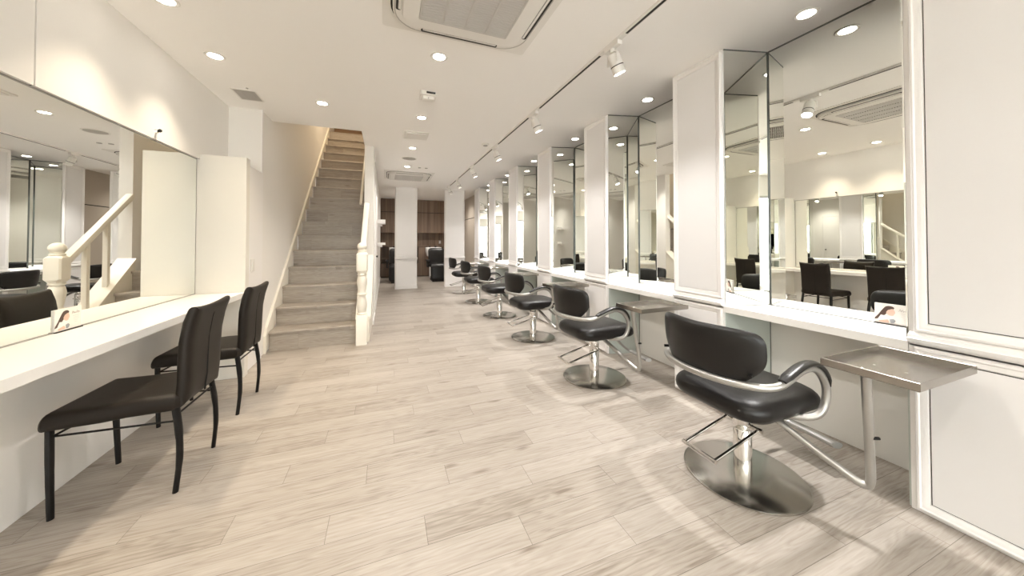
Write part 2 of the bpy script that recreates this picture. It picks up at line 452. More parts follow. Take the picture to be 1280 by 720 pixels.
# ------------------------------------------------------------------ long mirror, counter and wing on the left
b = bm_new(); box(b, LMX - 0.006, LMX, FRONT + 0.02, 3.575, 0.752, 1.922)
lm = tag(obj('wall_mirror', b, M['mirror'], smooth=False), 'long frameless mirror on the left wall above the cream counter', 'mirror')
b = bm_new(); box(b, LMX, LMX + 0.003, FRONT + 0.02, 3.575, 0.7505, 0.757); obj('bottom_channel', b, M['satin'], lm, smooth=False)
b = bm_new(); box(b, LMX, LMX + 0.004, FRONT + 0.02, 3.575, 1.898, 1.9045); obj('top_channel', b, M['satin'], lm, smooth=False)
b = bm_new(); box(b, LMX, -1.16, FRONT + 0.02, 3.575, 0.705, 0.75)
tag(obj('counter', b, M['counter'], smooth=False, bevel=0.0015), 'long white counter along the left wall under the mirror', 'counter')
wg = thing('side_screen', 'tall ivory screen box closing the far end of the left counter', 'screen', (-1.3, 3.6, 0))
b = bm_new(); prism(b, [(-0.174, 0), (0.14, 0), (0.14, 1.946), (-0.187, 1.946), (-0.187, 1.903), (-0.2075, 1.903), (-0.2075, 0.702), (-0.174, 0.702)], 'y', -0.018, 0.06); obj('front_panel', b, M['wing'], wg, smooth=False, bevel=0.0015)
b = bm_new(); box(b, -0.165, 0.112, 0.06, 0.505, 0.0, 1.90); obj('side_panel', b, M['trim'], wg, smooth=False, bevel=0.0015)
sw = thing('light_switch', 'white light switch plate on the narrow side of the ivory screen', 'switch', (-1.1875, 3.83, 0.97))
b = bm_new(); box(b, 0.0, 0.006, -0.045, 0.045, -0.06, 0.06); obj('plate', b, M['white_plastic'], sw, smooth=False, bevel=0.002)
for z in (-0.03, 0.0, 0.03):
    b = bm_new(); box(b, 0.006, 0.010, -0.018, 0.018, z - 0.012, z + 0.012); obj('button', b, M['white_plastic'], sw, smooth=False, bevel=0.001)
hk = thing('wall_hook', 'small round metal hook on the left wall above the mirror', 'hook', (LWX, 3.0, 1.962))
b = bm_new(); tube(b, [(0, 0, 0), (0.012, 0, 0)], [0.014, 0.010], 14); obj('base', b, M['chrome'], hk)
b = bm_new(); tube(b, smooth_path([(0.010, 0, 0), (0.016, 0, 0), (0.022, 0, 0.003)]), 0.006, 8); obj('peg', b, M['blackmetal'], hk)
b = bm_new(); lathe(b, [(0.002, -0.012), (0.011, -0.006), (0.011, 0.006), (0.002, 0.012)], 12, (0.022, 0, 0.005)); obj('knob', b, M['dark'], hk)

# ------------------------------------------------------------------ six mirror stations on the right
ORD = ['nearest', 'second', 'third', 'fourth', 'fifth', 'farthest']
def side_slab(bm, yc, s, x0, z0, z1, off, t):
    """Slab lying on the splayed cheek of a column; s=+1 far cheek, -1 near cheek."""
    p0 = Vector((RX + x0, yc + s * (0.44 - 0.093 * x0 / 0.352))); p1 = Vector((MX + 0.003, yc + s * (0.44 - 0.093)))
    d = (p1 - p0).normalized(); n = Vector((-d.y, d.x)) * (-s)   # into the niche
    if n.y * s > 0: n = -n
    q = [p0 + n * off, p1 + n * off, p1 + n * (off + t), p0 + n * (off + t)]
    return prism(bm, [tuple(v) for v in q], 'z', z0, z1)
for k in range(6):
    yc = YC[k]; nm = ORD[k]
    b = bm_new(); box(b, MX, MX + 0.006, yc - 0.338, yc + 0.338, 0.749, 2.556)
    t = tag(obj('wall_mirror', b, M['mirror'], smooth=False), f'tall wall mirror at the back of the {nm} styling station on the right', 'mirror', 'tall station mirrors')
    b = bm_new(); box(b, MX - 0.003, MX + 0.012, yc - 0.345, yc + 0.357, 2.556, CEIL); obj('edge_strip', b, M['mirroredge'], t, smooth=False)
    for s, w in ((1, 'far'), (-1, 'near')):
        b = bm_new(); side_slab(b, yc, s, 0.012, 0.749, 2.556, 0.002, 0.006)
        t = tag(obj('side_mirror', b, M['mirror'], smooth=False), f'narrow angled mirror on the {w} cheek of the {nm} styling station', 'mirror', 'angled side mirrors')
        b = bm_new(); side_slab(b, yc, s, 0.012, 2.556, CEIL, 0.001, 0.008); obj('edge_strip', b, M['mirroredge'], t, smooth=False)
        b = bm_new(); prism(b, [(MX - 0.010, yc + s * 0.3465), (MX + 0.001, yc + s * 0.350), (MX + 0.001, yc + s * 0.339), (MX - 0.010, yc + s * 0.339)], 'z', 0.749, 2.556); obj('corner_bead', b, M['mirroredge'], t, smooth=False)
        b = bm_new(); side_slab(b, yc, s, 0.012, 0.0, 0.70, 0.001, 0.006)
        struct('wall_cheek', b, M['cheek'], smooth=False)
        b = bm_new(); prism(b, [(MX - 0.006, yc + s * 0.3455), (MX + 0.001, yc + s * 0.348), (MX + 0.001, yc + s * 0.3395), (MX - 0.006, yc + s * 0.3395)], 'z', 0.0, 0.70); struct('trim_4', b, M['mirroredge'], smooth=False)
    b = bm_new(); box(b, MX, MX + 0.011, yc - 0.340, yc + 0.340, 0.0, 0.70)
    struct('wall_niche', b, M['glasspanel'], smooth=False)
    b = bm_new(); prism(b, [(RX - 0.003, yc - 0.4385), (RX - 0.003, yc + 0.4385), (MX - 0.0015, yc + 0.3445), (MX - 0.0015, yc - 0.3445)], 'z', 0.702, 0.746)
    tag(obj('counter', b, M['counter'], smooth=False, bevel=0.0012), f'white shelf counter under the mirrors of the {nm} styling station', 'counter', 'station counters')

# ------------------------------------------------------------------ salon chair
def circ(r, n=40): return [(r * math.cos(2 * PI * i / n), r * math.sin(2 * PI * i / n)) for i in range(n)]
def salon_chair(loc, label):
    t = thing('salon_chair', label, 'salon chair', loc, 0, 'black salon chairs along the right-hand mirrors')
    b = bm_new(); lathe(b, [(0.05, 0.0), (0.262, 0.0), (0.27, 0.003), (0.27, 0.009), (0.262, 0.013), (0.06, 0.018), (0.02, 0.018)], 72)
    obj('base_plate', b, M['steel'], t)
    b = bm_new(); lathe(b, [(0.041, 0.016), (0.041, 0.235), (0.039, 0.238), (0.041, 0.241), (0.041, 0.325), (0.034, 0.333), (0.030, 0.334), (0.030, 0.40), (0.01, 0.40)], 36)
    obj('pole', b, M['chrome'], t)
    # cushion underside plate + seat
    b = bm_new(); prism(b, rrect(0.30, 0.24, 0.04), 'z', 0.385, 0.402); obj('seat_plate', b, M['blackmetal'], t)
    out = []
    for x, y in rrect(0.57, 0.485, 0.12, 8, cx=0.018):
        taper = 1.0 - 0.05 * (x + 0.31) / 0.55
        out.append((x, y * taper))
    b = bm_new(); pillow(b, out, 0.056, 8, lambda x, y, z: (x, y, 0.436 + z + 0.012 * max(0, (x - 0.1) / 0.15) ** 2 * -1), 9, 0.008)
    st = obj('seat', b, M['blackleather'], t)
    # backrest: wide top, pinched foot, bowed
    half = [(0.0, 0.245), (0.10, 0.246), (0.19, 0.243), (0.24, 0.233), (0.262, 0.205), (0.266, 0.16), (0.262, 0.11), (0.244, 0.07), (0.20, 0.022), (0.172, 0.002), (0.12, -0.002), (0.0, -0.002)]
    pts = smooth_path([(a, c, 0) for a, c in half], 3)
    right = [(p.x, p.y) for p in pts]
    outl = right + [(-a, c) for a, c in reversed(right[1:-1])]
    def bmap(a, c, tt):
        bow = 0.085 * (1 - (a / 0.26) ** 2)
        lean = -0.18 * (c - 0.1)
        return (-0.232 - bow + lean * 0.5 + tt, a, 0.572 + c + 0.0)
    b = bm_new(); pillow(b, outl, 0.026, 6, bmap, 7, 0.006)
    bk = obj('backrest', b, M['blackleather'], t)
    for s in (-1, 1):
        b = bm_new(); tube(b, [bmap(s * 0.212, 0.052, 0), Vector(bmap(s * 0.212, 0.052, 0)) + Vector((-0.03, s * 0.018, 0))], 0.007, 8); obj('fixing_bolt', b, M['blackmetal'], bk)
    # one bent tube: under seat -> arm loop -> behind the back -> other arm -> under seat
    side = [(0.02, -0.15, 0.385), (0.06, -0.225, 0.390), (0.100, -0.272, 0.415), (0.128, -0.286, 0.47), (0.130, -0.288, 0.545), (0.085, -0.288, 0.612), (0.02, -0.288, 0.642), (-0.06, -0.288, 0.635), (-0.14, -0.287, 0.606), (-0.20, -0.278, 0.588)]
    mid = [(-0.26, -0.235, 0.580), (-0.315, -0.14, 0.578), (-0.34, 0.0, 0.578)]
    path = side + mid
    path = path + [(x, -y, z) for x, y, z in reversed(path[:-1])]
    b = bm_new(); tube(b, smooth_path(path, 5), 0.0162, 14); obj('arm_frame', b, M['satin'], t)
    for s in (-1, 1):
        pad = [(-0.175, 0.612), (-0.12, 0.635), (-0.05, 0.658), (0.02, 0.664), (0.075, 0.645), (0.118, 0.600), (0.136, 0.548)]
        pp = smooth_path([(x, s * 0.288, z) for x, z in pad], 5)
        n = len(pp); rr = [0.021 * min(1, 0.72 + 3 * min(i, n - 1 - i) / n) for i in range(n)]
        b = bm_new(); tube(b, pp, rr, 14, (1.15, 0.55)); obj('armrest_pad', b, M['pad'], t)
    # hydraulic pump bar at the back of the pole
    b = bm_new()
    ya, yb = -0.085, 0.085
    tube(b, [(-0.31, yb + 0.004, 0.185), (-0.31, ya - 0.004, 0.185)], 0.0105, 10)
    tube(b, [(-0.31, ya + 0.006, 0.185), (-0.005, ya + 0.006, 0.262)], 0.0075, 10)
    tube(b, [(-0.31, yb - 0.006, 0.185), (-0.005, yb - 0.006, 0.262)], 0.0075, 10)
    tube(b, [(0.0, yb + 0.004, 0.264), (0.0, ya - 0.012, 0.264)], 0.0105, 10)
    obj('pump_bar', b, M['chrome'], t)
    # footrest in front, under the counter
    b = bm_new(); tube(b, smooth_path([(0.10, 0.04, 0.392), (0.20, 0.05, 0.36), (0.36, 0.06, 0.22), (0.43, 0.055, 0.168), (0.452, 0.02, 0.158)], 5), 0.0115, 12)
    fr = obj('footrest', b, M['satin'], t)
    b = bm_new(); tube(b, smooth_path([(0.455, 0.05, 0.158), (0.457, 0.0, 0.156), (0.452, -0.10, 0.152), (0.445, -0.165, 0.150), (0.440, -0.185, 0.153)], 5), 0.022, 12, (1.3, 0.7)); obj('foot_bar', b, M['satin'], fr)
    # swing-out tray on its bent arm
    b = bm_new(); tube(b, smooth_path([(0.02, -0.03, 0.372), (0.04, -0.12, 0.342), (0.075, -0.28, 0.262), (0.092, -0.385, 0.217), (0.104, -0.424, 0.206), (0.107, -0.440, 0.228), (0.095, -0.445, 0.34), (0.055, -0.457, 0.52), (0.018, -0.467, 0.69)], 6), 0.0155, 14)
    ta = obj('tray_arm', b, M['satin'], t)
    b = bm_new(); tube(b, [(0.075, -0.462, 0.42), (0.097, -0.472, 0.42)], 0.006, 8); obj('grub_screw', b, M['blackmetal'], ta)
    b = bm_new()
    x0, x1, y0, y1, z0, z1 = -0.04, 0.405, -0.628, -0.352, 0.690, 0.717
    lo = lambda d, z: [(x0 + d, y0 + d, z), (x1 - d, y0 + d, z), (x1 - d, y1 - d, z), (x0 + d, y1 - d, z)]
    loft(b, [lo(0.006, z0 - 0.004), lo(0.0, z0), lo(0.0, z1), lo(0.002, z1 + 0.0012), lo(0.004, z1), lo(0.006, z0 + 0.002)])
    tr = obj('tray', b, M['traysteel'], t, smooth=False)
    for x, y in ((0.06, -0.44), (0.06, -0.53), (0.15, -0.44), (0.15, -0.53)):
        b = bm_new(); lathe(b, [(0.005, 0), (0.004, 0.0015), (0.0005, 0.002)], 10, (x, y, z0 + 0.002))
        obj('tray_screw', b, M['chrome'], tr)
    return t
CX, CY0 = 1.73, 1.18
s_lab = ['nearest black salon chair with its steel tray beside the big white panel',
         'second black salon chair from the front, standing before the second mirror station',
         'third black salon chair from the front, standing before the third mirror station',
         'fourth black salon chair from the front, partly behind the third chair',
         'fifth black salon chair from the front, partly behind the fourth chair',
         'farthest black salon chair, standing in front of the white partition']
ch0 = salon_chair((CX, CY0, 0), s_lab[0])
for k in range(1, 6):
    dup(ch0, (CX, CY0 + PITCH * k, 0), s_lab[k])

# ------------------------------------------------------------------ dark side chair at the left counter
def side_chair(loc, label):
    t = thing('side_chair', label, 'chair', loc, 0, 'dark leather chairs at the left counter')
    # seat
    out = [(-0.245 , 0.205), (-0.235, 0.213)] + [(0.20, 0.195), (0.215, 0.18), (0.215, -0.18), (0.20, -0.195)] + [(-0.235, -0.213), (-0.245, -0.205)]
    dense = []
    for i, p in enumerate(out):
        q = out[(i + 1) % len(out)]
        for j in range(5): dense.append((p[0] + (q[0] - p[0]) * j / 5, p[1] + (q[1] - p[1]) * j / 5))
    def smap(x, y, z):
        d = 0.0
        if x < -0.215: d = -0.016 * ((-0.215 - x) / 0.03) ** 2
        return (x, y, 0.418 + z + d + (0.006 if x > 0 else 0))
    b = bm_new(); pillow(b, dense, 0.040, 22, smap, 14, 0.003); obj('seat', b, M['brownleather'], t)
    # back: tall panel on a soft S profile
    prof = [(0.40, 0.205), (0.50, 0.214), (0.60, 0.216), (0.70, 0.220), (0.80, 0.236), (0.88, 0.262)]
    def px(z):
        for (z0, a), (z1, c) in zip(prof, prof[1:]):
            if z <= z1: 
                s = (z - z0) / (z1 - z0); return a + (c - a) * s
        return prof[-1][1]
    o2 = []
    N = 10
    for i in range(N + 1): o2.append((-0.185 + 0.37 * i / N, 0.865 + 0.014 * ((2 * i / N - 1) ** 2)))
    for i in range(1, 9): o2.append((0.186 - 0.008 * i / 9, 0.87 - 0.475 * i / 9))
    for i in range(N + 1): o2.append((0.178 - 0.356 * i / N, 0.395 + 0.012 * (1 - (2 * i / N - 1) ** 2)))
    for i in range(1, 9): o2.append((-0.178 - 0.008 * i / 9, 0.395 + 0.475 * i / 9))
    b = bm_new(); pillow(b, o2, 0.029, 10, lambda y, z, c: (px(z) + c * -1, y, z), 9, 0.002)
    bk = obj('backrest', b, M['brownleather'], t)
    # the sewn dart down the middle of the back
    b = bm_new(); tube(b, [(px(z) + 0.0305, -0.004 + 0.006 * (z - 0.4), z) for z in (0.41, 0.5, 0.6, 0.7, 0.8, 0.82)], [0.004, 0.004, 0.0035, 0.003, 0.002, 0.001], 8); obj('seam', b, M['blackmetal'], bk)
    for s in (-1, 1):
        b = bm_new(); tube(b, smooth_path([(-0.222, s * 0.185, 0.40), (-0.216, s * 0.190, 0.2), (-0.208, s * 0.194, 0.0)], 4), [0.0155] * 4 + [0.0145] * 2 + [0.0135] * 2 + [0.0125], 10, (1, 0.85)); obj('leg', b, M['blackmetal'], t)
        b = bm_new(); tube(b, smooth_path([(0.192, s * 0.172, 0.41), (0.210, s * 0.178, 0.28), (0.215, s * 0.182, 0.15), (0.203, s * 0.186, 0.0)], 4), [0.0165] * 5 + [0.0145] * 4 + [0.0125] * 4, 10, (1, 0.85)); obj('leg', b, M['blackmetal'], t)
        b = bm_new(); tube(b, [(-0.212, s * 0.187, 0.352), (0.205, s * 0.176, 0.335)], 0.0048, 8); obj('stretcher', b, M['blackmetal'], t)
    b = bm_new(); tube(b, [(-0.212, -0.187, 0.352), (-0.15, 0.0, 0.375), (-0.212, 0.187, 0.352)], 0.0048, 8); obj('stretcher', b, M['blackmetal'], t)
    b = bm_new(); tube(b, [(0.198, -0.176, 0.362), (0.198, 0.176, 0.362)], 0.0048, 8); obj('stretcher', b, M['blackmetal'], t)
    return t
dc = side_chair((-1.135, 2.25, 0), 'nearer dark leather side chair at the left counter, seat toward the camera')
dup(dc, (-1.155, 3.015, 0), 'farther dark leather side chair at the left counter, next to the ivory screen')

# ------------------------------------------------------------------ photo cards on the counters
def photo_card(loc, rz, label):
    """Stands with its face to local -y, picture 0.15 wide by 0.093 high."""
    t = thing('photo_card', label, 'photo card', loc, rz, 'little photo cards on the counters')
    b = bm_new(); box(b, -0.076, 0.076, -0.010, 0.004, 0.0, 0.006); obj('stand', b, M['dark'], t, smooth=False, bevel=0.001)
    b = bm_new(); box(b, -0.075, 0.075, -0.002, 0.004, 0.006, 0.112); c = obj('card', b, M['card'], t, smooth=False)
    def flat(name, pts, m, lift):
        b = bm_new(); prism(b, pts, 'y', -0.0021 - lift, -0.0020); return obj(name, b, m, c, smooth=False)
    def sp(pts): return [(p.x, p.y) for p in smooth_path([(a, q, 0) for a, q in pts + pts[:1]], 4)[:-1]]
    flat('printed_hair', sp([(-0.074, 0.030), (-0.060, 0.050), (-0.046, 0.075), (-0.030, 0.098), (-0.010, 0.102), (0.002, 0.094), (-0.004, 0.084), (-0.020, 0.078), (-0.028, 0.060), (-0.040, 0.045), (-0.055, 0.030), (-0.074, 0.022)]), M['hair'], 0.0004)
    flat('printed_face', sp([(-0.022, 0.080), (-0.004, 0.088), (0.002, 0.080), (0.005, 0.068), (0.001, 0.060), (-0.002, 0.053), (-0.012, 0.050), (-0.024, 0.056), (-0.029, 0.066)]), M['skin'], 0.0005)
    flat('printed_sleeve', sp([(-0.050, 0.050), (-0.030, 0.048), (-0.005, 0.050), (0.004, 0.044), (-0.020, 0.030), (-0.050, 0.020), (-0.070, 0.012), (-0.062, 0.026)]), M['shirt'], 0.0006)
    flat('printed_arm', sp([(-0.060, 0.024), (-0.040, 0.034), (-0.026, 0.030), (-0.018, 0.014), (-0.030, 0.010), (-0.055, 0.010)]), M['skin'], 0.0005)
    flat('printed_cup', sp([(-0.016, 0.030), (-0.002, 0.034), (0.006, 0.026), (0.0, 0.014), (-0.012, 0.012)]), M['cup'], 0.0007)
    b = bm_new()
    for j in range(5):
        x = 0.024 + j * 0.0085
        tube(b, smooth_path([(x - 0.005, -0.0024, 0.078 + 0.003 * (j % 2)), (x, -0.0024, 0.092 - 0.004 * (j % 3)), (x + 0.003, -0.0024, 0.080), (x + 0.006, -0.0024, 0.084)], 4), 0.0008, 5)
    obj('printed_script', b, M['ink'], c)
    b = bm_new()
    for j in range(5):
        w = (0.036, 0.032, 0.036, 0.024, 0.016)[j]
        box(b, 0.044 - w / 2, 0.044 + w / 2, -0.0024, -0.0020, 0.066 - j * 0.008, 0.0676 - j * 0.008)
    obj('printed_lines', b, M['ink2'], c, smooth=False)
    return t
pc = photo_card((-1.5035, 2.375, 0.75), math.radians(90), 'photo card of a long-haired woman on the left cream counter')
dup(pc, (2.5605, 0.927, 0.746), 'photo card of a long-haired woman on the nearest right-hand counter', rz=math.radians(-90))

# ------------------------------------------------------------------ staircase
NS = 16
stc = thing('staircase', 'straight grey oak staircase with white newel post climbing through the ceiling', 'staircase', (-0.75, SY0, 0))
for n in range(1, NS + 1):
    z = RISE * n; y = RUN * (n - 1)
    b = bm_new()
    x0, x1 = -0.432, (0.43 if y < 0.8 else 0.465)
    box(b, x0, x1, y + 0.018, y + 0.040, z - RISE, z - 0.022)
    box(b, x0, x1, y, y + RUN + 0.020, z - 0.022, z)
    s = obj('step', b, M['stair'], stc, smooth=False)
    b = bm_new(); prism(b, [(y - 0.004, z - 0.024), (y + 0.012, z - 0.024), (y + 0.012, z + 0.001), (y + 0.002, z + 0.001), (y - 0.004, z - 0.006)], 'x', x0, x1); obj('nosing', b, M['stair'], s, smooth=False)
sl = RISE / RUN
zt = lambda y, o: RISE + sl * y + o
b = bm_new(); prism(b, [(-0.07, 0.0), (4.0, zt(4.0, -0.55)), (4.0, zt(4.0, 0.08)), (-0.03, zt(-0.03, 0.075)), (-0.07, zt(-0.07, 0.03))], 'x', -0.46, -0.434)
obj('left_stringer', b, M['cream'], stc, smooth=False, bevel=0.002)
b = bm_new(); prism(b, [(0.0, 0.0), (0.82, 0.0), (0.82, zt(0.82, 0.06)), (0.0, zt(0, 0.06))], 'x', 0.432, 0.575)
obj('right_stringer', b, M['cream'], stc, smooth=False, bevel=0.003)
b = bm_new(); prism(b, [(0.0, zt(0, 0.06)), (0.82, zt(0.82, 0.06)), (0.82, zt(0.82, 0.085)), (0.0, zt(0, 0.085))], 'x', 0.422, 0.590)
obj('stringer_cap', b, M['cream'], stc, smooth=False, bevel=0.003)
# newel: square foot, two turned vases, chamfered block, ball
NX, NY = 0.495, -0.058
b = bm_new()
def sqloop(h, c, z):
    return [(NX + sx * (h - (c if ex else 0)), NY + sy * (h - (0 if ex else c)), z) for sx, sy, ex in ((1, 1, True), (-1, 1, True), (-1, 1, False), (-1, -1, False), (-1, -1, True), (1, -1, True), (1, -1, False), (1, 1, False))]
def oct(h, c, z):
    return [(NX + x, NY + y, z) for x, y in ((h, h - c), (h - c, h), (-h + c, h), (-h, h - c), (-h, -h + c), (-h + c, -h), (h - c, -h), (h, -h + c))]
loft(b, [oct(0.060, 0.004, 0.0), oct(0.060, 0.004, 0.325), oct(0.053, 0.010, 0.345), oct(0.040, 0.02, 0.350)])
nw = obj('newel_post', b, M['cream'], stc, bevel=0.0015)
b = bm_new(); lathe(b, [(0.0352, 0.345), (0.0528, 0.350), (0.0546, 0.360), (0.0440, 0.372), (0.0493, 0.40), (0.0554, 0.44), (0.0546, 0.48), (0.0458, 0.53), (0.0396, 0.56), (0.0414, 0.568), (0.0528, 0.574), (0.0537, 0.590), (0.0440, 0.597), (0.0405, 0.61), (0.0475, 0.66), (0.0546, 0.71), (0.0554, 0.745), (0.0475, 0.79), (0.0422, 0.80), (0.0528, 0.81), (0.0510, 0.825), (0.0264, 0.828)], 32, (NX, NY, 0)); obj('turning', b, M['cream'], nw)
b = bm_new(); loft(b, [oct(0.040, 0.022, 0.822), oct(0.057, 0.022, 0.85), oct(0.059, 0.012, 0.86), oct(0.059, 0.012, 1.045), oct(0.057, 0.022, 1.055), oct(0.040, 0.022, 1.075)]); obj('block', b, M['cream'], nw, bevel=0.001)
b = bm_new(); lathe(b, [(0.0396, 1.072), (0.0493, 1.076), (0.0493, 1.085), (0.0370, 1.092), (0.046, 1.10)] + [(0.055 * math.cos(a), 1.137 + 0.050 * math.sin(a)) for a in [math.radians(d) for d in range(-40, 88, 10)]] + [(0.003, 1.187)], 32, (NX, NY, 0)); obj('finial', b, M['cream'], nw)
# handrail + balusters
b = bm_new()
sec = [(-0.03, -0.04), (0.03, -0.04), (0.036, 0.0), (0.03, 0.03), (0.0, 0.038), (-0.03, 0.03), (-0.036, 0.0)]
ra = (NY + 0.05, 1.00); rb = (0.84, 1.00 + sl * (0.84 - NY - 0.05))
loft(b, [[(NX + x, y, z + h) for x, h in sec] for y, z in (ra, rb)]); obj('handrail', b, M['cream'], stc)
for y in (0.245, 0.50):
    b = bm_new(); zb = zt(y, 0.07); ztp = 1.00 + sl * (y - NY - 0.05) - 0.02
    prism(b, rrect(0.042, 0.042, 0.004, 2, NX, y), 'z', zb, ztp); obj('baluster', b, M['cream'], stc)
hr = thing('wall_handrail', 'slim white handrail on the wall inside the stairwell', 'handrail', (WIN, 5.3, 1.75))
b = bm_new(); tube(b, [(-0.06, 0.0, 0.0), (-0.06, 2.6, 2.6 * sl)], 0.018, 12); obj('rail', b, M['cream'], hr)
for y in (0.15, 1.2, 2.3):
    b = bm_new(); tube(b, [(0.0, y, y * sl - 0.04), (-0.045, y, y * sl - 0.04), (-0.06, y, y * sl)], 0.007, 8); obj('bracket', b, M['satin'], hr)
# things on the upper landing
b = bm_new(); box(b, -1.2, WIN - 0.01, 9.17, 9.199, 3.655, 4.25)
tag(obj('landing_panel', b, M['landing'], smooth=False), 'brown panel glimpsed on the landing at the top of the stairs', 'panel')

# ------------------------------------------------------------------ shelves on the stair wall
for z, tk, lab in ((1.565, 0.085, 'thicker white shelf board, upper of two beside the stairs'), (1.125, 0.045, 'thinner white shelf board, lower of two beside the stairs')):
    t = thing('wall_shelf', lab, 'shelf', (WOUT, 7.55, z), 0, 'white shelves beside the stairs')
    b = bm_new(); box(b, 0.0, 0.16, -0.22, 0.22, 0, tk); obj('board', b, M['trim'], t, smooth=False, bevel=0.003)
    b = bm_new(); box(b, 0.0, 0.10, -0.012, 0.012, -0.05, 0); obj('bracket', b, M['trim'], t, smooth=False)

# ------------------------------------------------------------------ back area: walnut units, shampoo chairs
FY = 11.72
def cabinet_upper(x0, x1, lab):
    t = thing('wall_cabinet', lab, 'cabinet', ((x0 + x1) / 2, FY, 1.49), 0, 'walnut wall cabinets in the back room')
    w = (x1 - x0) / 2
    b = bm_new(); box(b, -w, w, 0.02, BACK - FY - 0.002, 0.0, 1.135); obj('carcass', b, M['walnut'], t, smooth=False)
    b = bm_new(); box(b, -w, w, 0.012, 0.0198, 0.67, 0.72); obj('joint', b, M['gap'], t, smooth=False)  # dark filler painting the shade in the gap between door rows
    for (z0, z1) in ((0.002, 0.684), (0.704, 1.133)):
        for a, c in ((-w, -0.002), (0.002, w)):
            b = bm_new(); box(b, a + 0.002, c - 0.002, 0.0, 0.019, z0, z1); obj('door', b, M['walnut'], t, smooth=False)
    return t
cabinet_upper(WOUT + 0.01, 0.88, 'walnut wall cabinet high on the left half of the back wall')
cabinet_upper(0.885, 2.54, 'walnut wall cabinet high on the right half of the back wall')
def cabinet_low(x0, x1, niches, lab):
    t = thing('base_cabinet', lab, 'cabinet', ((x0 + x1) / 2, FY, 0), 0, 'walnut base units in the back room')
    w = (x1 - x0) / 2; cx = (x0 + x1) / 2
    b = bm_new(); box(b, -w, w, 0.30, BACK - FY - 0.002, 0.0, 1.02); obj('back_panel', b, M['walnut'], t, smooth=False)
    b = bm_new(); box(b, -w, w, -0.02, BACK - FY - 0.002, 1.02, 1.045); obj('worktop', b, M['walnut'], t, smooth=False)
    b = bm_new(); box(b, -w, w, 0.0, 0.299, 0.02, 0.45); obj('lower_panel', b, M['walnut'], t, smooth=False)
    b = bm_new(); box(b, -w, w, 0.02, 0.299, 0.0, 0.02); obj('plinth', b, M['dark'], t, smooth=False)
    b = bm_new(); box(b, -w, w, 0.0, 0.299, 0.60, 0.625); obj('middle_shelf', b, M['walnut'], t, smooth=False)
    edges = [-w] + [e - cx for n in niches for e in n] + [w]
    for a, c in zip(edges[::2], edges[1::2]):
        b = bm_new(); box(b, a, c, 0.001, 0.299, 0.45, 1.02); obj('upright', b, M['walnut'], t, smooth=False)
    return t
cabinet_low(WOUT + 0.01, 0.88, [(-0.12, 0.10), (0.60, 0.86)], 'walnut base unit with open niches left of the pillar')
cabinet_low(0.885, 2.54, [(0.90, 1.05), (1.75, 2.1)], 'walnut base unit with open niches right of the pillar')
ot = thing('wall_outlet', 'small pale outlet plate on the walnut wall over the right basin', 'outlet', (1.83, BACK, 1.17))
b = bm_new(); box(b, -0.04, 0.04, -0.008, 0.0, -0.06, 0.06); obj('plate', b, M['grey_plastic'], ot, smooth=False, bevel=0.002)
b = bm_new(); box(b, -0.015, 0.015, -0.011, -0.008, -0.03, 0.03); obj('socket', b, M['white_plastic'], ot, smooth=False)

def shampoo_chair(loc, lab):
    t = thing('shampoo_chair', lab, 'shampoo chair', loc, 0, 'black shampoo chairs in the back room')
    b = bm_new(); prism(b, rrect(0.42, 0.7, 0.05, 4, 0, 0.3), 'z', 0.0, 0.10); obj('base', b, M['dark'], t)
    b = bm_new(); prism(b, rrect(0.22, 0.3, 0.04, 4, 0, 0.35), 'z', 0.10, 0.38); obj('column', b, M['dark'], t)
    b = bm_new(); pillow(b, rrect(0.54, 0.56, 0.08, 6, 0, 0.30), 0.065, 7, lambda x, y, z: (x, y, 0.46 + z), 6, 0.01); obj('seat', b, M['blackleather'], t)
    b = bm_new(); pillow(b, rrect(0.54, 0.44, 0.07, 6, 0, 0.25), 0.045, 7, lambda x, z, c: (x, 0.0 + c - 0.12 * (0.45 - z), z + 0.02), 6, 0.008); obj('leg_rest', b, M['blackleather'], t)
    b = bm_new(); pillow(b, rrect(0.52, 0.55, 0.10, 6, 0, 0.76), 0.05, 6, lambda x, z, c: (x, 0.56 + 0.35 * (z - 0.5) + c, z - 0.05), 6, 0.012); obj('backrest', b, M['blackleather'], t)
    for s in (-1, 1):
        b = bm_new(); pillow(b, rrect(0.09, 0.46, 0.03, 4, s * 0.315, 0.33), 0.03, 5, lambda x, y, z: (x, y, 0.62 + z), 4); a = obj('armrest', b, M['blackleather'], t)
        b = bm_new(); prism(b, rrect(0.05, 0.3, 0.02, 3, s * 0.315, 0.34), 'z', 0.42, 0.60); obj('arm_support', b, M['dark'], a)
    return t
sc = shampoo_chair((1.52, 10.0, 0), 'black reclining shampoo chair seen between pillar and white partition')
dup(sc, (0.36, 10.05, 0), 'black reclining shampoo chair half hidden behind the pillar')
def basin(loc, lab):
    t = thing('shampoo_basin', lab, 'basin', loc, 0, 'white shampoo basins')
    b = bm_new()
    o = rrect(0.50, 0.50, 0.10, 6); sc_ = lambda s, z: [(x * s, y * s, z) for x, y in o]
    loft(b, [sc_(0.55, 0.66), sc_(0.85, 0.72), sc_(0.98, 0.86), sc_(1.0, 0.99), sc_(0.98, 1.0), sc_(0.90, 0.99), sc_(0.80, 0.90), sc_(0.55, 0.82)]); obj('bowl', b, M['bowl'], t)
    b = bm_new(); prism(b, rrect(0.26, 0.26, 0.05, 4), 'z', 0.0, 0.70); obj('pedestal', b, M['bowl'], t)
    for x in (-0.1, 0.1):
        b = bm_new(); lathe(b, [(0.03, 0.99), (0.03, 1.03), (0.02, 1.04), (0.005, 1.04)], 14, (x, 0.2, 0)); obj('tap', b, M['dark'], t)
    return t
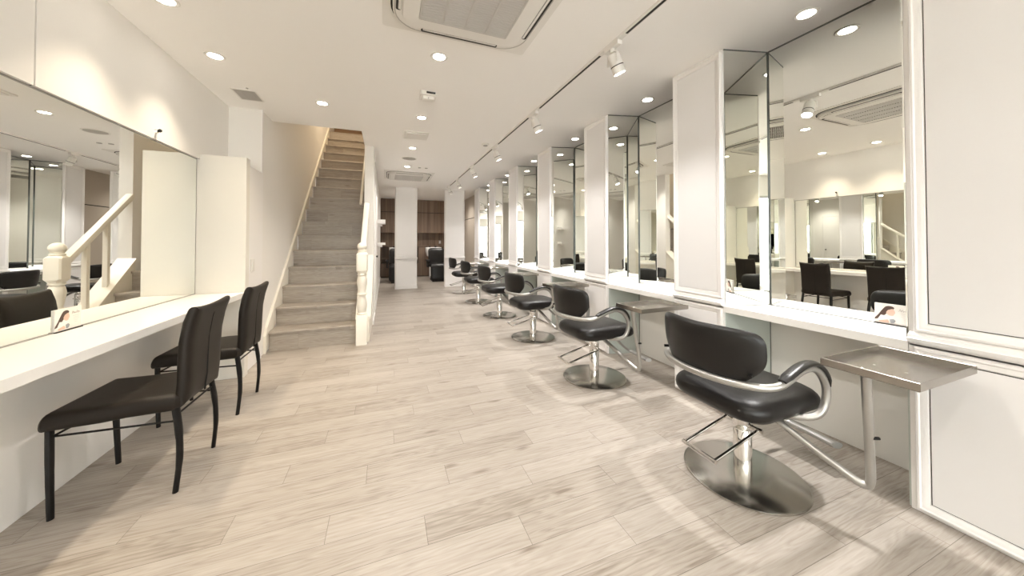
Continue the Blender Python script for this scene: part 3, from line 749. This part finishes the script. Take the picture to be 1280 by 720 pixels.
bs = basin((1.5, 11.3, 0), 'white shampoo basin behind the right black shampoo chair')
dup(bs, (0.36, 11.3, 0), 'white shampoo basin behind the pillar and left shampoo chair')

# ------------------------------------------------------------------ ceiling fittings
def spot(name, loc, rot, watts, col, size, blend, radius, parent):
    l = bpy.data.lights.new(name, 'SPOT'); l.energy = watts; l.color = col
    l.spot_size = math.radians(size); l.spot_blend = blend; l.shadow_soft_size = radius
    o = bpy.data.objects.new(name, l); COL.objects.link(o); o.parent = parent; o.location = loc; o.rotation_euler = rot
    return o
def downlight(loc, label, watts, col, size=132, group='ceiling downlights'):
    t = thing('ceiling_downlight', label, 'downlight', loc, 0, group)
    b = bm_new(); lathe(b, [(0.040, -0.001), (0.046, -0.005), (0.058, -0.006), (0.062, -0.003), (0.062, 0.0), (0.041, 0.0)], 32); obj('trim_ring', b, M['white_plastic'], t)
    b = bm_new(); lathe(b, [(0.002, -0.0035), (0.043, -0.0035), (0.043, 0.0), (0.002, 0.0)], 28); obj('lens', b, M['lampwarm'], t)
    spot('lamp', (0, 0, -0.012), (0, 0, 0), watts, col, size, 0.55 if size > 150 else 1.0, 0.05, t)
    return t
WARM = (1.0, 0.85, 0.64); MIDW = (1.0, 0.94, 0.87); NEUT = (1.0, 0.975, 0.955)
E_MID, E_LEFT, E_ST, E_TR = 52, 33, 105, 25
cen = [(0.363, 2.45, 'ceiling downlight between the big air conditioner and the white box'),
       (0.363, 3.735, 'ceiling downlight between the white box and the square access plate'),
       (0.362, 5.01, 'ceiling downlight between the access plate and the round speaker'),
       (0.362, 6.29, 'ceiling downlight just in front of the far air conditioner'),
       (0.355, 7.60, 'ceiling downlight above the white pillar, behind the far air conditioner'),
       (0.363, 1.10, 'ceiling downlight overhead, near side of the big air conditioner'),
       (0.363, -0.15, 'ceiling downlight in the middle row behind the camera'),
       (0.363, -1.45, 'last ceiling downlight of the middle row by the shop front')]
D0 = downlight((cen[0][0], cen[0][1], CEIL), cen[0][2], E_MID, MIDW)
for x, y, lab in cen[1:]: dup(D0, (x, y, CEIL), lab)
lf = [(-1.18, 3.03, 'ceiling downlight on the left, second from the vent grille'),
      (-0.591, 3.695, 'ceiling downlight in front of the stair opening'),
      (-1.17, 2.42, 'ceiling downlight at the top edge of the picture, over the left counter'),
      (-1.17, 1.2, 'ceiling downlight over the left counter beside the camera'),
      (-1.17, 0.0, 'ceiling downlight over the left counter behind the camera'),
      (-1.17, -1.3, 'ceiling downlight over the left counter near the shop front')]
D1 = downlight((lf[0][0], lf[0][1], CEIL), lf[0][2], E_LEFT, WARM, 92)
for x, y, lab in lf[1:]: dup(D1, (x, y, CEIL), lab)
D2 = downlight((2.35, 1.195, CEIL), 'ceiling downlight over the nearest styling station', E_ST, NEUT, 84)
for k in range(1, 6): dup(D2, (2.35, YC[k] - 0.02, CEIL), f'ceiling downlight over the {ORD[k]} styling station')
D3 = downlight((-0.75, 7.2, 5.0), 'downlight over the upper flight of the stairs', 55, (1.0, 0.80, 0.56), 150)  # unseen lamp, added to brighten the stairwell
D4 = downlight((0.5, 10.3, 2.63), 'back room downlight behind the white pillar', 60, MIDW, 150)  # this and its copy are unseen lamps, added to lift the dark back room
dup(D4, (1.9, 10.3, 2.63), 'back room downlight behind the white partition')

# track and its spotlights
tk = thing('lighting_track', 'long white lighting track along the ceiling beside the mirror stations', 'lighting track', (1.45, 3.2, CEIL))
b = bm_new(); box(b, -0.017, 0.017, -4.2, 5.15, -0.018, 0.0); obj('rail', b, M['white_plastic'], tk, smooth=False)
TY = [1.85, 3.14, 4.46, 5.79, 7.10, 8.10, 0.52, -0.80]
ys = sorted(TY)
for a, c in zip([-0.95] + ys, ys + [8.3]):
    a2 = a + 0.14; c2 = c - 0.14
    if c2 > a2 + 0.1:
        b = bm_new(); box(b, -0.0085, 0.0085, a2 - 3.2, c2 - 3.2, -0.0190, -0.0175); obj('slot', b, M['dark'], tk, smooth=False)
def tilt(p, a=math.radians(24)):
    """tilt about y so the lamp points to +x"""
    x, y, z = p
    return (x * math.cos(a) - z * math.sin(a), y, x * math.sin(a) + z * math.cos(a))
def track_spot(loc, label):
    t = thing('track_spotlight', label, 'spotlight', loc, 0, 'white spotlights on the track')
    b = bm_new(); box(b, -0.018, 0.018, -0.075, 0.075, -0.030, 0.0); obj('adapter', b, M['white_plastic'], t, smooth=False, bevel=0.003)
    b = bm_new(); lathe(b, [(0.018, -0.058), (0.018, -0.03), (0.012, -0.03)], 18); 
    for s in (-1, 1):
        tube(b, [(0, s * 0.012, -0.045), (0, s * 0.047, -0.062), (0, s * 0.050, -0.13)], 0.006, 8, (1.4, 0.6))
    obj('yoke', b, M['white_plastic'], t)
    def can(prof): 
        bm = bm_new(); n = 36
        loft(bm, [[Vector(tilt((r * math.cos(2 * PI * i / n), r * math.sin(2 * PI * i / n), z))) + Vector((0.004, 0, -0.062)) for i in range(n)] for r, z in prof]); return bm
    hd = obj('lamp_head', can([(0.008, 0.0), (0.034, 0.0), (0.040, -0.006), (0.042, -0.072), (0.043, -0.13), (0.040, -0.136), (0.036, -0.128)]), M['white_plastic'], t)
    obj('shadow_ring', can([(0.0405, -0.080), (0.0432, -0.080), (0.0432, -0.086), (0.0405, -0.086)]), M['dark'], hd)  # black slit around the lamp can
    obj('lens', can([(0.003, -0.126), (0.0375, -0.126), (0.0375, -0.131), (0.003, -0.133)]), M['lampspot'], hd)
    p = Vector(tilt((0, 0, -0.142))) + Vector((0.004, 0, -0.062))
    spot('lamp', p, (0, -math.radians(13), 0), E_TR, (1.0, 0.965, 0.945), 95, 1.0, 0.035, t)
    return t
tl = ['nearest track spotlight in view, large at the top of the picture', 'second track spotlight from the front', 'third track spotlight from the front',
      'fourth track spotlight from the front', 'fifth track spotlight from the front, second from the far end', 'last track spotlight, at the far end of the track by the partition',
      'track spotlight overhead beside the camera', 'track spotlight at the near end, behind the camera']
T0 = track_spot((1.45, TY[0], CEIL - 0.017), tl[0])
for y, lab in zip(TY[1:], tl[1:]):
    d = dup(T0, (1.45, y, CEIL - 0.017), lab)
    if y < 1.0:                       # the two by the shop front are dimmed
        for ch in d.children:
            if ch.type == 'LIGHT': ch.data = ch.data.copy(); ch.data.energy = E_TR * 0.12

# ceiling cassettes
def cassette(loc, label):
    t = thing('air_conditioner', label, 'air conditioner', loc, 0, 'ceiling cassette air conditioners')
    b = bm_new(); o = rrect(0.95, 0.95, 0.02, 3)
    loft(b, [[(x, y, 0.0) for x, y in o], [(x, y, -0.006) for x, y in o], [(x * 0.97, y * 0.97, -0.008) for x, y in o]]); obj('ceiling_plate', b, M['white_plastic'], t)
    def rl(w, r, z): return [(x, y, z) for x, y in rrect(w, w, r, 8)]
    b = bm_new(); loft(b, [rl(0.835, 0.17, -0.007), rl(0.84, 0.17, -0.030), rl(0.83, 0.165, -0.034), rl(0.735, 0.10, -0.036), rl(0.728, 0.09, -0.043), rl(0.70, 0.06, -0.046), rl(0.60, 0.02, -0.048), rl(0.55, 0.012, -0.048), rl(0.545, 0.01, -0.030)]); body = obj('body', b, M['white_plastic'], t)
    b = bm_new(); loft(b, [rl(0.862, 0.18, -0.006), rl(0.862, 0.18, -0.012), rl(0.842, 0.17, -0.012), rl(0.842, 0.17, -0.006)], closed=True); obj('shadow_gap', b, M['dark'], body)
    b = bm_new(); loft(b, [rl(0.822, 0.160, -0.0340), rl(0.822, 0.160, -0.0362), rl(0.810, 0.155, -0.0366), rl(0.810, 0.155, -0.0340)], closed=True); obj('outline', b, M['louvre'], body)
    for i in range(4):
        R = Matrix.Rotation(i * PI / 2, 4, 'Z')
        b = bm_new(); prism(b, rrect(0.50, 0.030, 0.012, 4, 0, 0.388), 'z', -0.0375, -0.034); bmesh.ops.transform(b, matrix=R, verts=b.verts[:]); obj('slot', b, M['dark'], body)
        b = bm_new(); loft(b, [[(sx, 0.374, -0.037), (sx, 0.392, -0.034), (sx, 0.392, -0.037), (sx, 0.375, -0.041)] for sx in (-0.24, 0.24)]); bmesh.ops.transform(b, matrix=R, verts=b.verts[:]); obj('vane', b, M['white_plastic'], body)
    b = bm_new()
    for i in range(30):
        y = -0.258 + 0.516 * i / 29
        loft(b, [[(sx, y - 0.0050, -0.040), (sx, y + 0.0022, -0.049), (sx, y + 0.0056, -0.049), (sx, y - 0.0016, -0.040)] for sx in (-0.268, 0.268)])
    for x in (-0.268, -0.134, 0.0, 0.134, 0.268): box(b, x - 0.004, x + 0.004, -0.268, 0.268, -0.050, -0.038)
    for y in (-0.268, 0.268): box(b, -0.27, 0.27, y - 0.004, y + 0.004, -0.050, -0.038)
    gr = obj('grille', b, M['slat'], t, smooth=False)
    b = bm_new(); box(b, -0.27, 0.27, -0.27, 0.27, -0.036, -0.034); obj('filter', b, M['filter'], gr, smooth=False)
    return t
ac = cassette((0.45, 1.73, CEIL), 'big square ceiling air conditioner at the top of the picture')
dup(ac, (0.44, 7.17, CEIL), 'farther square ceiling air conditioner in front of the pillar')

sm = thing('ceiling_detector', 'white box detector with two little windows on the ceiling', 'detector', (0.359, 3.12, CEIL))
b = bm_new(); loft(b, [[(x, y, 0) for x, y in rrect(0.15, 0.15, 0.02)], [(x, y, -0.035) for x, y in rrect(0.145, 0.145, 0.02)], [(x, y, -0.038) for x, y in rrect(0.13, 0.13, 0.02)]]); obj('housing', b, M['white_plastic'], sm)
b = bm_new(); loft(b, [[(x, y, -0.038) for x, y in rrect(0.11, 0.08, 0.015, 4, 0, -0.01)], [(x, y, -0.062) for x, y in rrect(0.10, 0.07, 0.015, 4, 0, -0.01)]]); obj('sensor', b, M['white_plastic'], sm)
b = bm_new(); box(b, -0.02, 0.06, -0.078, -0.0735, -0.022, -0.006); obj('slot', b, M['dark'], sm, smooth=False)
b = bm_new(); box(b, -0.004, 0.004, -0.048, -0.044, -0.060, -0.040); obj('indicator', b, M['grey_plastic'], sm, smooth=False)
vp = thing('access_plate', 'flat square plate on the ceiling between two middle downlights', 'ceiling plate', (0.358, 4.38, CEIL))
b = bm_new(); loft(b, [[(x, y, 0) for x, y in rrect(0.30, 0.30, 0.01, 3)], [(x, y, -0.010) for x, y in rrect(0.30, 0.30, 0.01, 3)], [(x, y, -0.012) for x, y in rrect(0.29, 0.29, 0.01, 3)]]); obj('frame', b, M['white_plastic'], vp)
b = bm_new(); prism(b, rrect(0.24, 0.22, 0.006, 3), 'z', -0.020, -0.011); obj('cover', b, M['white_plastic'], vp)
spk = thing('ceiling_speaker', 'round grey speaker grille on the ceiling', 'speaker', (0.356, 5.66, CEIL))
b = bm_new(); lathe(b, [(0.122, 0.0), (0.122, -0.004), (0.112, -0.007), (0.108, -0.004)], 40); obj('rim', b, M['white_plastic'], spk)
b = bm_new(); lathe(b, [(0.11, -0.003), (0.093, -0.006), (0.002, -0.008)], 40); obj('grille', b, M['grey_plastic'], spk)
sn = thing('smoke_detector', 'little round smoke detector on the ceiling next to the track', 'smoke detector', (1.30, 4.43, CEIL))
b = bm_new(); lathe(b, [(0.052, 0.0), (0.052, -0.012), (0.044, -0.020), (0.03, -0.022)], 28); obj('base', b, M['white_plastic'], sn)
b = bm_new(); lathe(b, [(0.03, -0.020), (0.03, -0.03), (0.02, -0.034), (0.002, -0.034)], 24); obj('cap', b, M['grey_plastic'], sn)
for dx, lab in ((-0.03, 'left of two tiny round caps on the ceiling by the far air conditioner'), (0.09, 'right of two tiny round caps on the ceiling by the far air conditioner')):
    b = bm_new(); lathe(b, [(0.028, 0.0), (0.026, -0.008), (0.004, -0.010)], 18, (0.0, 0, 0)); tag(obj('ceiling_sprinkler', b, M['grey_plastic'], loc=(0.61 + dx, 6.30, CEIL)), lab, 'sprinkler cap', 'ceiling caps')
vg = thing('vent_grille', 'grey slatted vent grille in the ceiling above the left mirror end', 'vent', (-1.205, 3.735, CEIL))
b = bm_new(); loft(b, [[(x, y, 0) for x, y in rrect(0.19, 0.25, 0.006, 2)], [(x, y, -0.006) for x, y in rrect(0.19, 0.25, 0.006, 2)], [(x, y, -0.006) for x, y in rrect(0.165, 0.225, 0.004, 2)], [(x, y, 0.0) for x, y in rrect(0.165, 0.225, 0.004, 2)]], closed=True); obj('frame', b, M['white_plastic'], vg)
b = bm_new()
for i in range(14):
    y = -0.108 + 0.216 * i / 13; box(b, -0.083, 0.083, y - 0.0055, y + 0.0055, -0.0045, -0.002)
for x in (-0.04, 0.04): box(b, x - 0.002, x + 0.002, -0.112, 0.112, -0.006, -0.002)
obj('grille', b, M['louvre'], vg, smooth=False)
b = bm_new(); box(b, -0.083, 0.083, -0.112, 0.112, -0.0015, 0.0); obj('duct', b, M['dark'], vg, smooth=False)
b = bm_new(); lathe(b, [(0.010, 0), (0.009, -0.006), (0.002, -0.008)], 12); tag(obj('ceiling_screw', b, M['grey_plastic'], loc=(-1.16, 3.57, CEIL)), 'tiny grey stud in the ceiling next to the vent grille', 'stud')

# ------------------------------------------------------------------ world, camera, colour management
w = bpy.data.worlds.new('world'); SC.world = w; w.use_nodes = True
bg = w.node_tree.nodes['Background']; bg.inputs[0].default_value = (1.0, 0.99, 0.985, 1); bg.inputs[1].default_value = 6.0

f, cx, cy = 412.0, 640.0, 295.5
psi, th = 0.3661609506825446, 0.014804743511195576
cam = bpy.data.cameras.new('camera'); co = bpy.data.objects.new('camera', cam); COL.objects.link(co)
cam.sensor_fit = 'HORIZONTAL'; cam.sensor_width = 36.0; cam.lens = f / 1280 * 36.0
cam.shift_x = 0.0; cam.shift_y = (cy - 360) / 1280
cam.clip_start = 0.02; cam.clip_end = 200
co.location = (0, 0, 1.2); co.rotation_euler = (PI / 2 + th, 0, -psi)
SC.camera = co

SC.view_settings.view_transform = 'Standard'; SC.view_settings.look = 'None'
SC.view_settings.gamma = 1.0; SC.view_settings.use_curve_mapping = False
SC.view_settings.exposure = 1.19
SC.cycles.max_bounces = 14; SC.cycles.diffuse_bounces = 9; SC.cycles.glossy_bounces = 10; SC.cycles.transparent_max_bounces = 12
SC.cycles.use_denoising = True
SC.cycles.caustics_reflective = False
